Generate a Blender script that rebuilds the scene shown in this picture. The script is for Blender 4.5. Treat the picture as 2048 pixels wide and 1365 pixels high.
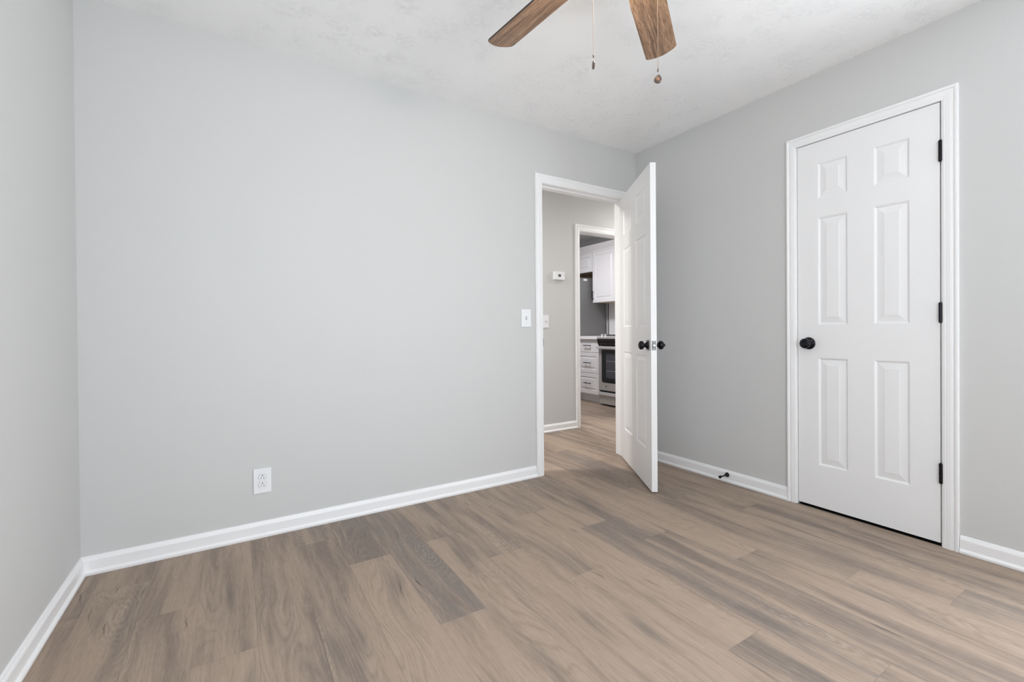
import bpy, bmesh, math, random
from mathutils import Vector, Matrix
PI = math.pi
for o in list(bpy.data.objects):
    bpy.data.objects.remove(o)
scene = bpy.context.scene
COL = scene.collection

# ------------------------------------------------------------ camera
CAM = Vector((-2.7784, -2.55356, 1.01842))
YAW, PITCH, ROLL = math.radians(31.85678), math.radians(-0.36001), math.radians(-0.46231)
cd = bpy.data.cameras.new('camera')
cam = bpy.data.objects.new('camera', cd); COL.objects.link(cam)
cd.sensor_width = 36.0; cd.sensor_fit = 'HORIZONTAL'
cd.lens = 895.873 / 2048 * 36.0
cd.shift_x = 0.0
cd.shift_y = -15.737 / 2048
cd.clip_start = 0.02; cd.clip_end = 60
f = Vector((math.sin(YAW)*math.cos(PITCH), math.cos(YAW)*math.cos(PITCH), math.sin(PITCH)))
r = Vector((math.cos(YAW), -math.sin(YAW), 0)); u = r.cross(f)
r2 = r*math.cos(ROLL) + u*math.sin(ROLL); u2 = -r*math.sin(ROLL) + u*math.cos(ROLL)
cam.matrix_world = Matrix(((r2.x, u2.x, -f.x, CAM.x), (r2.y, u2.y, -f.y, CAM.y), (r2.z, u2.z, -f.z, CAM.z), (0, 0, 0, 1)))
scene.camera = cam

# ------------------------------------------------------------ world, lights, exposure
w = bpy.data.worlds.new('sky'); scene.world = w; w.use_nodes = True
w.node_tree.nodes['Background'].inputs[0].default_value = (0.80, 0.90, 1.0, 1)
w.node_tree.nodes['Background'].inputs[1].default_value = 1.0
scene.view_settings.view_transform = 'Standard'
scene.view_settings.look = 'None'
scene.view_settings.gamma = 1.0
scene.view_settings.use_curve_mapping = False
scene.view_settings.exposure = 0.02
cy = scene.cycles
cy.max_bounces = 14; cy.diffuse_bounces = 10; cy.glossy_bounces = 4; cy.transparent_max_bounces = 8
cy.use_denoising = True
cy.sample_clamp_indirect = 8.0
cy.caustics_reflective = False; cy.caustics_refractive = False

def area(name, loc, rot, sx, sy, energy, color):
    l = bpy.data.lights.new(name, 'AREA'); l.shape = 'RECTANGLE'; l.size = sx; l.size_y = sy
    l.energy = energy; l.color = color
    o = bpy.data.objects.new(name, l); COL.objects.link(o); o.location = loc; o.rotation_euler = rot
    return o
def point(name, loc, energy, color, radius):
    l = bpy.data.lights.new(name, 'POINT'); l.energy = energy; l.color = color; l.shadow_soft_size = radius
    o = bpy.data.objects.new(name, l); COL.objects.link(o); o.location = loc
    return o
XWL = -3.334
# daylight through the rear window; left and right lights are added fill
area('daylight_rear', (-2.28, -3.42, 1.22), (math.radians(91), 0, 0), 2.0, 1.6, 42, (0.88, 0.94, 1.0))
area('added_fill_left', (XWL - 0.17, -1.85, 1.30), (0, math.radians(-90), 0), 1.4, 1.1, 6, (0.88, 0.94, 1.0))  # added fill to brighten the right wall
area('added_fill_right', (0.17, -2.84, 1.08), (0, math.radians(90), 0), 1.9, 0.76, 76, (0.88, 0.94, 1.0))  # added fill to brighten the left wall and lower left
area('hall_lamp_light', (-1.72, 0.57, 2.36), (0, 0, 0), 0.20, 0.20, 37, (1.0, 0.97, 0.935))
area('hall_lamp_light', (1.45, 0.50, 2.36), (0, 0, 0), 0.24, 0.24, 19, (1.0, 0.98, 0.95))  # added second lamp, fill for the hall wall
point('kitchen_dome_glow', (0.55, 1.95, 2.22), 8, (0.98, 0.97, 0.98), 0.10)
area('kitchen_lamp_light', (0.55, 1.95, 2.36), (0, 0, 0), 0.30, 0.30, 26, (0.97, 0.96, 1.0))

# ------------------------------------------------------------ helpers
def tag(o, label=None, cat=None, group=None, kind=None):
    if label: o['label'] = label
    if cat: o['category'] = cat
    if group: o['group'] = group
    if kind: o['kind'] = kind
    return o
def obj(name, bm, mat, parent=None, loc=None, smooth=False, angle=None):
    me = bpy.data.meshes.new(name)
    bmesh.ops.recalc_face_normals(bm, faces=bm.faces)
    bm.to_mesh(me); bm.free()
    if smooth:
        for p in me.polygons: p.use_smooth = True
        if angle: me.set_sharp_from_angle(angle=math.radians(angle))
    me.materials.append(mat)
    o = bpy.data.objects.new(name, me); COL.objects.link(o)
    if parent: o.parent = parent
    if loc: o.location = loc
    return o
def empty(name, loc=(0, 0, 0), rz=0.0):
    o = bpy.data.objects.new(name, None); COL.objects.link(o)
    o.location = loc; o.rotation_euler = (0, 0, rz); o.empty_display_size = 0.05
    return o
def box(bm, x0, y0, z0, x1, y1, z1, bev=0.0, seg=2):
    vs = [bm.verts.new((x, y, z)) for x in (x0, x1) for y in (y0, y1) for z in (z0, z1)]
    fs = [(0, 1, 3, 2), (4, 6, 7, 5), (0, 4, 5, 1), (2, 3, 7, 6), (0, 2, 6, 4), (1, 5, 7, 3)]
    faces = [bm.faces.new([vs[i] for i in q]) for q in fs]
    if bev > 0:
        es = list({e for fc in faces for e in fc.edges})
        bmesh.ops.bevel(bm, geom=es, offset=bev, segments=seg, affect='EDGES', profile=0.6)
def newbox(*a, **k):
    bm = bmesh.new(); box(bm, *a, **k); return bm
def prism(bm, pts, axis_from, axis_to, frame):
    """pts 2D outline, extruded; frame(p, t) -> 3D"""
    a = [bm.verts.new(frame(p, axis_from)) for p in pts]; b = [bm.verts.new(frame(p, axis_to)) for p in pts]
    n = len(pts)
    for i in range(n): bm.faces.new((a[i], a[(i+1) % n], b[(i+1) % n], b[i]))
    bm.faces.new(a); bm.faces.new(b[::-1])
def sweep(bm, prof, path):
    """prof: list of 2D (a,b); path: list of functions (a,b)->Vector giving the section at each station"""
    rings = [[bm.verts.new(st(a, b)) for a, b in prof] for st in path]
    n = len(prof)
    for k in range(len(rings)-1):
        for i in range(n):
            bm.faces.new((rings[k][i], rings[k][(i+1) % n], rings[k+1][(i+1) % n], rings[k+1][i]))
    bm.faces.new(rings[0]); bm.faces.new(rings[-1][::-1])
def lathe(bm, prof, M=Matrix.Identity(4), seg=32):
    """prof: (radius, height) revolved about local Z, transformed by M"""
    rings = []
    for rad, h in prof:
        if rad < 1e-6: rings.append([bm.verts.new(M @ Vector((0, 0, h)))])
        else: rings.append([bm.verts.new(M @ Vector((rad*math.cos(2*PI*i/seg), rad*math.sin(2*PI*i/seg), h))) for i in range(seg)])
    for A, B in zip(rings, rings[1:]):
        for i in range(seg):
            j = (i+1) % seg
            if len(A) == 1 and len(B) == 1: continue
            if len(A) == 1: bm.faces.new((A[0], B[j], B[i]))
            elif len(B) == 1: bm.faces.new((A[i], A[j], B[0]))
            else: bm.faces.new((A[i], A[j], B[j], B[i]))
    if len(rings[0]) > 1: bm.faces.new(rings[0][::-1])
    if len(rings[-1]) > 1: bm.faces.new(rings[-1])
def Mz(loc, direction):
    d = Vector(direction).normalized()
    return Matrix.Translation(Vector(loc)) @ d.to_track_quat('Z', 'Y').to_matrix().to_4x4()

# ------------------------------------------------------------ materials
def mat(name, col, rough=0.5, metal=0.0, spec=0.5, emit=None, estr=0.0, coat=0.0):
    m = bpy.data.materials.new(name); m.use_nodes = True
    b = m.node_tree.nodes['Principled BSDF']
    b.inputs['Base Color'].default_value = (*col, 1); b.inputs['Roughness'].default_value = rough
    b.inputs['Metallic'].default_value = metal; b.inputs['Specular IOR Level'].default_value = spec
    b.inputs['Coat Weight'].default_value = coat
    if emit: b.inputs['Emission Color'].default_value = (*emit, 1); b.inputs['Emission Strength'].default_value = estr
    return m
class NT:
    def __init__(s, m): s.t = m.node_tree; s.n = s.t.nodes; s.b = s.n['Principled BSDF']
    def new(s, typ, **kw):
        n = s.n.new(typ)
        for k, v in kw.items():
            if k.startswith('i_'):
                key = k[2:]; key = int(key) if key.isdigit() else key.replace('_', ' ')
                n.inputs[key].default_value = v
            else: setattr(n, k, v)
        return n
    def link(s, a, b): s.t.links.new(a, b)
    def math(s, op, a, b=None, c=None, clamp=False):
        n = s.n.new('ShaderNodeMath'); n.operation = op; n.use_clamp = clamp
        for i, v in enumerate((a, b, c)):
            if v is None: continue
            if isinstance(v, (int, float)): n.inputs[i].default_value = v
            else: s.link(v, n.inputs[i])
        return n.outputs[0]
    def mix(s, fac, a, b, blend='MIX'):
        n = s.n.new('ShaderNodeMix'); n.data_type = 'RGBA'; n.blend_type = blend
        for i, v in ((0, fac), (6, a), (7, b)):
            if isinstance(v, (int, float)): n.inputs[i].default_value = v
            elif isinstance(v, tuple): n.inputs[i].default_value = v if len(v) == 4 else (*v, 1)
            else: s.link(v, n.inputs[i])
        return n.outputs[2]
    def ramp(s, v, lo, hi, a=0.0, b=1.0):
        n = s.n.new('ShaderNodeMapRange'); n.interpolation_type = 'SMOOTHSTEP'
        n.inputs[1].default_value = lo; n.inputs[2].default_value = hi; n.inputs[3].default_value = a; n.inputs[4].default_value = b
        s.link(v, n.inputs[0]); return n.outputs[0]
    def mapv(s, vec, scale=(1, 1, 1), loc=(0, 0, 0), rot=(0, 0, 0)):
        n = s.n.new('ShaderNodeMapping'); n.inputs[3].default_value = scale; n.inputs[1].default_value = loc; n.inputs[2].default_value = rot
        s.link(vec, n.inputs[0]); return n.outputs[0]
    def noise(s, vec, scale, detail=2.0, rough=0.5, dist=0.0):
        n = s.n.new('ShaderNodeTexNoise'); n.inputs['Scale'].default_value = scale; n.inputs['Detail'].default_value = detail
        n.inputs['Roughness'].default_value = rough; n.inputs['Distortion'].default_value = dist
        s.link(vec, n.inputs['Vector']); return n.outputs[0]
    def bump(s, h, strength, dist):
        n = s.n.new('ShaderNodeBump'); n.inputs['Strength'].default_value = strength; n.inputs['Distance'].default_value = dist
        s.link(h, n.inputs['Height']); s.link(n.outputs[0], s.b.inputs['Normal'])

def wall_paint(name, col):
    m = mat(name, col, 0.62, spec=0.35); t = NT(m)
    co = t.new('ShaderNodeTexCoord').outputs['Object']
    t.bump(t.noise(co, 260, 3, 0.6), 0.10, 0.0015)
    return m
M_wall = wall_paint('grey_wall_paint', (0.585, 0.585, 0.580))
M_trim = mat('white_trim_paint', (0.83, 0.83, 0.835), 0.32, spec=0.45)
M_door = mat('white_door_paint', (0.81, 0.81, 0.815), 0.36, spec=0.45)
tt = NT(M_door); co = tt.new('ShaderNodeTexCoord').outputs['Object']
tt.bump(tt.noise(tt.mapv(co, (300, 300, 14)), 1.0, 3, 0.6), 0.05, 0.0008)
M_black = mat('black_metal', (0.010, 0.010, 0.014), 0.18, metal=0.6, spec=0.5)
M_steel = mat('brushed_nickel', (0.20, 0.20, 0.20), 0.45, metal=0.5)
M_plastic = mat('white_plastic', (0.80, 0.81, 0.83), 0.3)
M_dark = mat('dark_slot', (0.02, 0.02, 0.02), 0.6)
M_glow = mat('lamp_glass', (0.9, 0.88, 0.84), 0.3, emit=(1.0, 0.86, 0.70), estr=62.0)
M_dome = mat('frosted_dome', (0.9, 0.88, 0.84), 0.4, emit=(1.0, 0.9, 0.78), estr=1.5)
M_cab = mat('white_cabinet_paint', (0.80, 0.795, 0.81), 0.35)
M_ply = mat('raw_plywood', (0.66, 0.50, 0.36), 0.6)
M_counter = mat('white_counter', (0.86, 0.86, 0.87), 0.25)
M_ss = mat('stainless_steel', (0.50, 0.495, 0.48), 0.36, metal=0.35)
M_ssl = mat('light_stainless', (0.70, 0.70, 0.70), 0.3, metal=0.35)
M_oven = mat('black_oven_glass', (0.012, 0.012, 0.014), 0.06, spec=0.6)
M_ovenwin = mat('smoked_window', (0.07, 0.07, 0.085), 0.10, spec=0.6)
M_iron = mat('cast_iron', (0.015, 0.015, 0.015), 0.6)
M_fridge = mat('grey_fridge_side', (0.20, 0.20, 0.20), 0.5)
M_tile = mat('white_backsplash', (0.78, 0.78, 0.785), 0.2)
M_shade_joint = mat('closet_shade_and_joint', (0.012, 0.012, 0.012), 0.9, spec=0.1)  # near-black: painted closet shade, also the backsplash joint
M_paper = mat('label_paper', (0.85, 0.85, 0.85), 0.6)

# textured white ceiling (stomp brush pattern)
M_ceil = mat('textured_ceiling_paint', (0.88, 0.88, 0.88), 0.75, spec=0.2)
t = NT(M_ceil)
co = t.new('ShaderNodeTexCoord').outputs['Object']
warp = t.new('ShaderNodeTexNoise', i_Scale=5.0, i_Detail=2.0); t.link(co, warp.inputs['Vector'])
wv = t.new('ShaderNodeVectorMath', operation='MULTIPLY_ADD'); t.link(warp.outputs[1], wv.inputs[0]); wv.inputs[1].default_value = (0.09, 0.09, 0); t.link(co, wv.inputs[2])
def stomp(offset, scale, freq):
    mp = t.mapv(wv.outputs[0], loc=offset)
    v = t.new('ShaderNodeTexVoronoi', voronoi_dimensions='2D', i_Scale=scale); t.link(mp, v.inputs['Vector'])
    sep = t.new('ShaderNodeSeparateColor'); t.link(v.outputs['Color'], sep.inputs[0])
    rot = t.new('ShaderNodeVectorRotate', rotation_type='Z_AXIS'); t.link(mp, rot.inputs['Vector'])
    t.link(t.math('MULTIPLY', sep.outputs[0], 6.2832), rot.inputs['Angle'])
    wave = t.new('ShaderNodeTexWave', wave_type='BANDS', bands_direction='X', wave_profile='SIN', i_Scale=freq, i_Distortion=3.0, i_Detail=2.0)
    wave.inputs['Detail Scale'].default_value = 1.6
    t.link(rot.outputs[0], wave.inputs['Vector'])
    peak = t.ramp(wave.outputs[1], 0.62, 0.98)
    fall = t.ramp(v.outputs['Distance'], 0.12, 0.55, 1.0, 0.0)
    on = t.ramp(sep.outputs[1], 0.05, 0.7)
    return t.math('MULTIPLY', t.math('MULTIPLY', peak, fall), on)
h1 = stomp((0, 0, 0), 7.5, 50.0); h2 = stomp((3.3, 1.7, 0), 6.5, 62.0)
brk = t.ramp(t.noise(co, 45, 3, 0.6), 0.44, 0.58)
hh = t.math('MULTIPLY', t.math('MAXIMUM', h1, h2), brk)
hh = t.math('ADD', hh, t.math('MULTIPLY', t.noise(co, 90, 3, 0.6), 0.12))
t.bump(hh, 0.55, 0.0036)

# vinyl plank floor
M_floor = mat('grey_brown_vinyl_planks', (0.3, 0.25, 0.2), 0.48, spec=0.22)
t = NT(M_floor)
uvg = t.new('ShaderNodeUVMap', uv_map='grain').outputs[0]
uvp = t.new('ShaderNodeUVMap', uv_map='plank').outputs[0]
tone = t.new('ShaderNodeAttribute', attribute_name='tone').outputs['Fac']
hue = t.new('ShaderNodeAttribute', attribute_name='hue').outputs['Fac']
# slow sideways drift so that streaks wander along the plank
drift = t.noise(t.mapv(uvg, (1.2, 1.3, 1)), 1.0, 2, 0.5)
dx = t.math('MULTIPLY', t.math('SUBTRACT', drift, 0.5), 0.10)
cmb = t.new('ShaderNodeCombineXYZ'); t.link(dx, cmb.inputs[0])
va = t.new('ShaderNodeVectorMath', operation='ADD'); t.link(uvg, va.inputs[0]); t.link(cmb.outputs[0], va.inputs[1])
g = va.outputs[0]
streak = t.noise(t.mapv(g, (13, 1.0, 1)), 1.0, 5, 0.62)
band = t.noise(t.mapv(g, (48, 2.0, 1), loc=(5, 2, 0)), 1.0, 5, 0.62)
fine = t.noise(t.mapv(g, (380, 9, 1)), 1.0, 4, 0.65)
fleck = t.noise(t.mapv(g, (640, 22, 1), loc=(1, 7, 0)), 1.0, 3, 0.6)
light = (0.372, 0.284, 0.218); mid = (0.300, 0.227, 0.177); dark = (0.165, 0.129, 0.108); cool = (0.172, 0.156, 0.144)
f1 = t.math('ADD', t.ramp(streak, 0.33, 0.66), t.math('MULTIPLY', t.math('SUBTRACT', tone, 0.5), 1.5), clamp=True)
c = t.mix(f1, mid, light)
dk = t.math('MULTIPLY', t.ramp(t.math('ADD', streak, t.math('MULTIPLY', t.math('SUBTRACT', tone, 0.5), 0.36)), 0.30, 0.56, 1.0, 0.0), 0.72)
c = t.mix(dk, c, t.mix(hue, dark, cool))
c = t.mix(t.math('MULTIPLY', t.ramp(band, 0.54, 0.72), 0.38), c, (0.185, 0.150, 0.125))
c = t.mix(t.math('MULTIPLY', t.ramp(band, 0.28, 0.44, 1.0, 0.0), 0.30), c, (0.46, 0.375, 0.295))
c = t.mix(t.math('MULTIPLY', t.ramp(fine, 0.50, 0.70), 0.42), c, (0.15, 0.12, 0.10))
c = t.mix(t.math('MULTIPLY', t.ramp(fleck, 0.54, 0.66), 0.30), c, (0.47, 0.40, 0.335))
# fine cathedral grain lines that follow the flow of the figure
flow = t.noise(t.mapv(g, (5.5, 0.75, 1), loc=(8, 3, 0)), 1.0, 1.5, 0.45)
lin = t.math('SINE', t.math('MULTIPLY', t.math('ADD', flow, t.math('MULTIPLY', fine, 0.012)), 210))
lmask = t.ramp(t.noise(t.mapv(g, (4, 0.9, 1), loc=(2, 6, 0)), 1.0, 2), 0.46, 0.64)
c = t.mix(t.math('MULTIPLY', t.math('MULTIPLY', t.ramp(lin, 0.40, 1.0), lmask), 0.20), c, (0.13, 0.105, 0.09))
c = t.mix(t.math('MULTIPLY', t.math('MULTIPLY', t.ramp(lin, -1.0, -0.6, 1.0, 0.0), lmask), 0.12), c, (0.45, 0.37, 0.30))
# growth ring figure around sparse knots
vor = t.new('ShaderNodeTexVoronoi', voronoi_dimensions='2D', i_Scale=1.0); t.link(t.mapv(g, (4.2, 1.15, 1)), vor.inputs['Vector'])
sp = t.new('ShaderNodeSeparateColor'); t.link(vor.outputs['Color'], sp.inputs[0])
near = t.ramp(vor.outputs['Distance'], 0.02, 0.40, 1.0, 0.0)
ring = t.math('SINE', t.math('MULTIPLY', t.math('ADD', vor.outputs['Distance'], t.math('MULTIPLY', band, 0.22)), 150))
fig = t.math('MULTIPLY', t.math('MULTIPLY', t.ramp(ring, 0.2, 1.0), near), t.ramp(sp.outputs[0], 0.45, 0.6))
c = t.mix(t.math('MULTIPLY', fig, 0.24), c, (0.50, 0.42, 0.34))
fig2 = t.math('MULTIPLY', t.math('MULTIPLY', t.ramp(ring, -1.0, -0.3, 1.0, 0.0), near), t.ramp(sp.outputs[0], 0.45, 0.6))
c = t.mix(t.math('MULTIPLY', fig2, 0.24), c, (0.14, 0.115, 0.10))
# dark smudges and cracks
vk = t.new('ShaderNodeTexVoronoi', voronoi_dimensions='2D', i_Scale=1.0); t.link(t.mapv(g, (7.5, 1.5, 1), loc=(2, 9, 0)), vk.inputs['Vector'])
sk = t.new('ShaderNodeSeparateColor'); t.link(vk.outputs['Color'], sk.inputs[0])
smudge = t.math('MULTIPLY', t.ramp(vk.outputs['Distance'], 0.0, 0.30, 1.0, 0.0), t.ramp(sk.outputs[1], 0.62, 0.70))
c = t.mix(t.math('MULTIPLY', t.math('MULTIPLY', smudge, t.ramp(band, 0.35, 0.60, 0.35, 1.0)), 0.60), c, (0.135, 0.118, 0.105))
vc = t.new('ShaderNodeTexVoronoi', voronoi_dimensions='2D', i_Scale=1.0)
vcw = t.new('ShaderNodeVectorMath', operation='ADD'); cw = t.new('ShaderNodeCombineXYZ')
t.link(t.math('MULTIPLY', t.math('SUBTRACT', t.noise(t.mapv(g, (1, 14, 1)), 1.0, 2), 0.5), 0.030), cw.inputs[0])
t.link(g, vcw.inputs[0]); t.link(cw.outputs[0], vcw.inputs[1])
t.link(t.mapv(vcw.outputs[0], (24, 1.9, 1), loc=(4, 3, 0)), vc.inputs['Vector'])
sc_ = t.new('ShaderNodeSeparateColor'); t.link(vc.outputs['Color'], sc_.inputs[0])
crack = t.math('MULTIPLY', t.math('MULTIPLY', t.ramp(vc.outputs['Distance'], 0.02, 0.13, 1.0, 0.0), t.ramp(sc_.outputs[2], 0.86, 0.89)), t.ramp(fine, 0.38, 0.58, 0.25, 1.0))
c = t.mix(t.math('MULTIPLY', crack, 0.80), c, (0.06, 0.05, 0.045))
# joints
sx = t.new('ShaderNodeSeparateXYZ'); t.link(uvp, sx.inputs[0])
ex = t.math('MINIMUM', sx.outputs[0], t.math('SUBTRACT', 0.18, sx.outputs[0]))
ey = t.math('MINIMUM', sx.outputs[1], t.math('SUBTRACT', 1.22, sx.outputs[1]))
edge = t.ramp(t.math('MINIMUM', ex, ey), 0.0004, 0.0016, 1.0, 0.0)
c = t.mix(t.math('MULTIPLY', edge, 0.30), c, (0.12, 0.10, 0.085))
t.link(c, t.b.inputs['Base Color'])
t.link(t.ramp(fine, 0.3, 0.8, 0.44, 0.58), t.b.inputs['Roughness'])
t.bump(t.math('ADD', fine, t.math('MULTIPLY', edge, -2.0)), 0.12, 0.0008)

# rustic wood of the fan blades (grain along local x)
M_blade = mat('rustic_wood_blade', (0.3, 0.17, 0.09), 0.38, spec=0.4)
t = NT(M_blade)
co = t.new('ShaderNodeTexCoord').outputs['Object']
oi = t.new('ShaderNodeObjectInfo').outputs['Random']
ofs = t.new('ShaderNodeCombineXYZ'); t.link(t.math('MULTIPLY', oi, 20), ofs.inputs[1]); t.link(t.math('MULTIPLY', oi, 7), ofs.inputs[0])
va = t.new('ShaderNodeVectorMath', operation='ADD'); t.link(co, va.inputs[0]); t.link(ofs.outputs[0], va.inputs[1])
flow = t.math('MULTIPLY', t.math('SUBTRACT', t.noise(t.mapv(va.outputs[0], (5, 9, 0)), 1.0, 2), 0.5), 0.022)
cmb = t.new('ShaderNodeCombineXYZ'); t.link(flow, cmb.inputs[1])
vb = t.new('ShaderNodeVectorMath', operation='ADD'); t.link(va.outputs[0], vb.inputs[0]); t.link(cmb.outputs[0], vb.inputs[1])
g = vb.outputs[0]
s1 = t.noise(t.mapv(g, (4.0, 40, 0)), 1.0, 5, 0.65); s2 = t.noise(t.mapv(g, (22, 420, 0)), 1.0, 3, 0.7)
s3 = t.noise(t.mapv(g, (2.2, 90, 0), loc=(3, 1, 0)), 1.0, 3, 0.6)
c = t.mix(t.ramp(s1, 0.34, 0.62), (0.205, 0.122, 0.074), (0.400, 0.245, 0.150))
c = t.mix(t.math('MULTIPLY', t.ramp(s2, 0.46, 0.62), 0.70), c, (0.080, 0.045, 0.028))
c = t.mix(t.math('MULTIPLY', t.ramp(s3, 0.55, 0.64), 0.60), c, (0.060, 0.035, 0.022))
c = t.mix(t.math('MULTIPLY', t.ramp(s3, 0.28, 0.38, 1.0, 0.0), 0.4), c, (0.52, 0.33, 0.20))
t.link(c, t.b.inputs['Base Color']); t.bump(s2, 0.15, 0.0006)
M_bedge = mat('dark_blade_edge', (0.035, 0.028, 0.024), 0.45)
M_medal = mat('antique_bronze', (0.15, 0.115, 0.095), 0.4, metal=0.5)
M_chain = mat('brass_bead_chain', (0.30, 0.21, 0.15), 0.35, metal=0.6)
M_medal2 = mat('carved_copper_face', (0.36, 0.19, 0.11), 0.4, metal=0.5)

# ------------------------------------------------------------ room shell
H = 2.44; XL = -3.334; YR = -3.25; T = 0.115
HY0, HY1 = T, 1.04            # hall between the bedroom wall and the kitchen wall
KY0, KY1 = 1.155, 3.90; KX0, KX1 = -1.5, 2.075
OX0, OX1, OZ = -0.936, -0.128 + 0.006, 2.056     # bedroom doorway, jamb faces
CY0, CY1, CZ = -1.8425, -1.2205, 2.060           # closet doorway, jamb faces
KOX0, KOX1, KOZ = 0.2896, 1.05, 2.046            # kitchen doorway
JT = 0.019
RVY0, RVY1, WZ0, WZ1 = -3.22, -2.46, 0.48, 2.10
def struct(name, bm, m, label, cat):
    o = obj(name, bm, m); return tag(o, label, cat, kind='structure')

# floor: one object, one face per plank
bm = bmesh.new()
uv1 = bm.loops.layers.uv.new('grain'); uv2 = bm.loops.layers.uv.new('plank')
lt = bm.verts.layers.float.new('tone'); lh = bm.verts.layers.float.new('hue')
rnd = random.Random(11)
joint = {0: -0.30, 1: -1.097, 2: -0.788, 3: -1.73, 4: -1.40, 5: -1.05, 6: -2.01, 7: -1.712, 8: -1.121, 9: -0.798, 10: -0.50,
         11: -1.106, 12: -0.523, 13: -0.218, 14: -1.25, 15: -0.887, 16: -0.51, 17: -0.20}
tones = {(1, -1): 0.42, (1, 0): 0.62, (2, -1): 0.50, (2, -2): 0.30, (2, 0): 0.26, (3, -1): 0.62, (3, 0): 0.42, (4, 0): 0.74, (4, -1): 0.42, (5, 0): 0.34,
         (5, -1): 0.36, (6, 0): 0.33, (6, -1): 0.45, (7, 0): 0.80, (7, -1): 0.42, (8, 0): 0.48, (8, -1): 0.72, (9, 0): 0.44, (9, -1): 0.74,
         (10, 0): 0.36, (10, -1): 0.68, (11, 0): 0.22, (11, -1): 0.66, (12, 0): 0.16, (12, -1): 0.78, (13, 0): 0.34, (13, -1): 0.40,
         (14, 0): 0.46, (14, -1): 0.60, (15, 0): 0.58, (15, -1): 0.72, (16, 0): 0.58, (16, -1): 0.60, (17, 0): 0.56, (17, -1): 0.62}
row = 0
def add_plank(x0, x1, ya, yb, tn, hu, ylo, yhi, flip):
    y0, y1 = max(ya, ylo), min(yb, yhi)
    if y1 - y0 < 1e-4: return
    vs = [bm.verts.new((x, y, 0)) for x, y in ((x0, y0), (x1, y0), (x1, y1), (x0, y1))]
    for v in vs: v[lt] = tn; v[lh] = hu
    fc = bm.faces.new(vs)
    ox, oy = rnd.uniform(0, 40), rnd.uniform(0, 40)
    for l in fc.loops:
        x, y = l.vert.co.x, l.vert.co.y
        l[uv2].uv = (x - x0, y - ya)
        l[uv1].uv = (x - x0 + ox, (y - ya)*flip + oy)
FX0, FX1, FY0, FY1 = XL - 0.02, 2.10, YR - 0.02, 3.92
edges = [-0.02 - 0.18*k for k in range(-12, 20)]
for k in range(-12, 19):
    xr, xl = -0.02 - 0.18*k, -0.02 - 0.18*(k+1)
    if xl > FX1 or xr < FX0: continue
    xr_, xl_ = min(xr, FX1), max(xl, FX0)
    y0 = joint.get(k, rnd.uniform(-1.2, 0))
    i = -4
    while y0 + i*1.22 < FY1:
        tn = tones.get((k, i), 0.30 + 0.35*rnd.random()); hu = rnd.random()*0.7 + (0.2 if tn < 0.4 else 0)
        add_plank(xl_, xr_, y0 + i*1.22, y0 + (i+1)*1.22, tn, min(1, hu), FY0, FY1, rnd.choice((1, -1)))
        i += 1
floor = struct('floor', bm, M_floor, 'grey brown wood plank floor running through room, hall and kitchen', 'floor')

bm = newbox(XL-T, YR-T, H, KX1+T, KY1+T, H+0.1)
struct('ceiling', bm, M_ceil, 'white brush-textured ceiling over the rooms', 'ceiling')

bm = bmesh.new()   # long wall with the open doorway
box(bm, XL, 0, 0, OX0-JT, T, H); box(bm, OX0-JT, 0, OZ+JT, OX1+JT, T, H); box(bm, OX1+JT, 0, 0, 1.70, T, H)
struct('wall_back', bm, M_wall, 'long light grey wall with the open doorway at its right end', 'wall')
bm = bmesh.new()   # closet wall
box(bm, 0, RVY1, 0, T, CY0-JT, H); box(bm, 0, YR, 0, T, RVY0, H); box(bm, 0, RVY0, 0, T, RVY1, 0.10); box(bm, 0, RVY0, WZ1, T, RVY1, H); box(bm, 0, CY0-JT, CZ+JT, T, CY1+JT, H); box(bm, 0, CY1+JT, 0, T, 0, H)
struct('wall_right', bm, M_wall, 'light grey right wall holding the closed closet door', 'wall')
bm = bmesh.new()   # left wall
LWY0, LWY1 = -2.45, -1.25
box(bm, XL-T, YR, 0, XL, LWY0, H); box(bm, XL-T, LWY1, 0, XL, KY0, H); box(bm, XL-T, LWY0, 0, XL, LWY1, WZ0); box(bm, XL-T, LWY0, WZ1, XL, LWY1, H)
struct('wall_left', bm, M_wall, 'light grey wall at the left edge of the photo', 'wall')
RWX0, RWX1 = -3.30, -1.25
bm = bmesh.new()
box(bm, XL-T, YR-T, 0, RWX0, YR, H); box(bm, RWX1, YR-T, 0, T, YR, H); box(bm, RWX0, YR-T, 0, RWX1, YR, WZ0); box(bm, RWX0, YR-T, WZ1, RWX1, YR, H)
struct('wall_rear', bm, M_wall, 'grey window wall behind the camera', 'wall')
bm = bmesh.new()   # far side of the hall
box(bm, XL, HY1, 0, KOX0-JT, KY0, H); box(bm, KOX0-JT, HY1, KOZ+JT, KOX1+JT, KY0, H); box(bm, KOX1+JT, HY1, 0, KX1, KY0, H)
struct('wall_hall', bm, M_wall, 'grey hall wall with thermostat seen through the open doorway', 'wall')
bm = newbox(1.70, -0.0, 0, 1.80, HY1, H)
struct('wall_hall_end', bm, M_wall, 'grey wall closing the hall on the right', 'wall')
bm = newbox(KX1, HY1, 0, KX1+T, KY1+T, H)
struct('wall_kitchen_right', bm, M_wall, 'kitchen wall behind the stove and cabinets', 'wall')
bm = newbox(KX0-T, KY1, 0, KX1, KY1+T, H)
struct('wall_kitchen_far', bm, M_wall, 'far kitchen wall beyond the refrigerator', 'wall')
bm = newbox(KX0-T, KY0, 0, KX0, KY1, H)
struct('wall_kitchen_left', bm, M_wall, 'left kitchen wall out of sight', 'wall')
bm = bmesh.new()   # closet interior
box(bm, 0.75, -2.2, 0, 0.80, -0.9, H); box(bm, T, -2.25, 0, 0.80, -2.2, H); box(bm, T, -0.9, 0, 0.80, -0.85, H)
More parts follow.
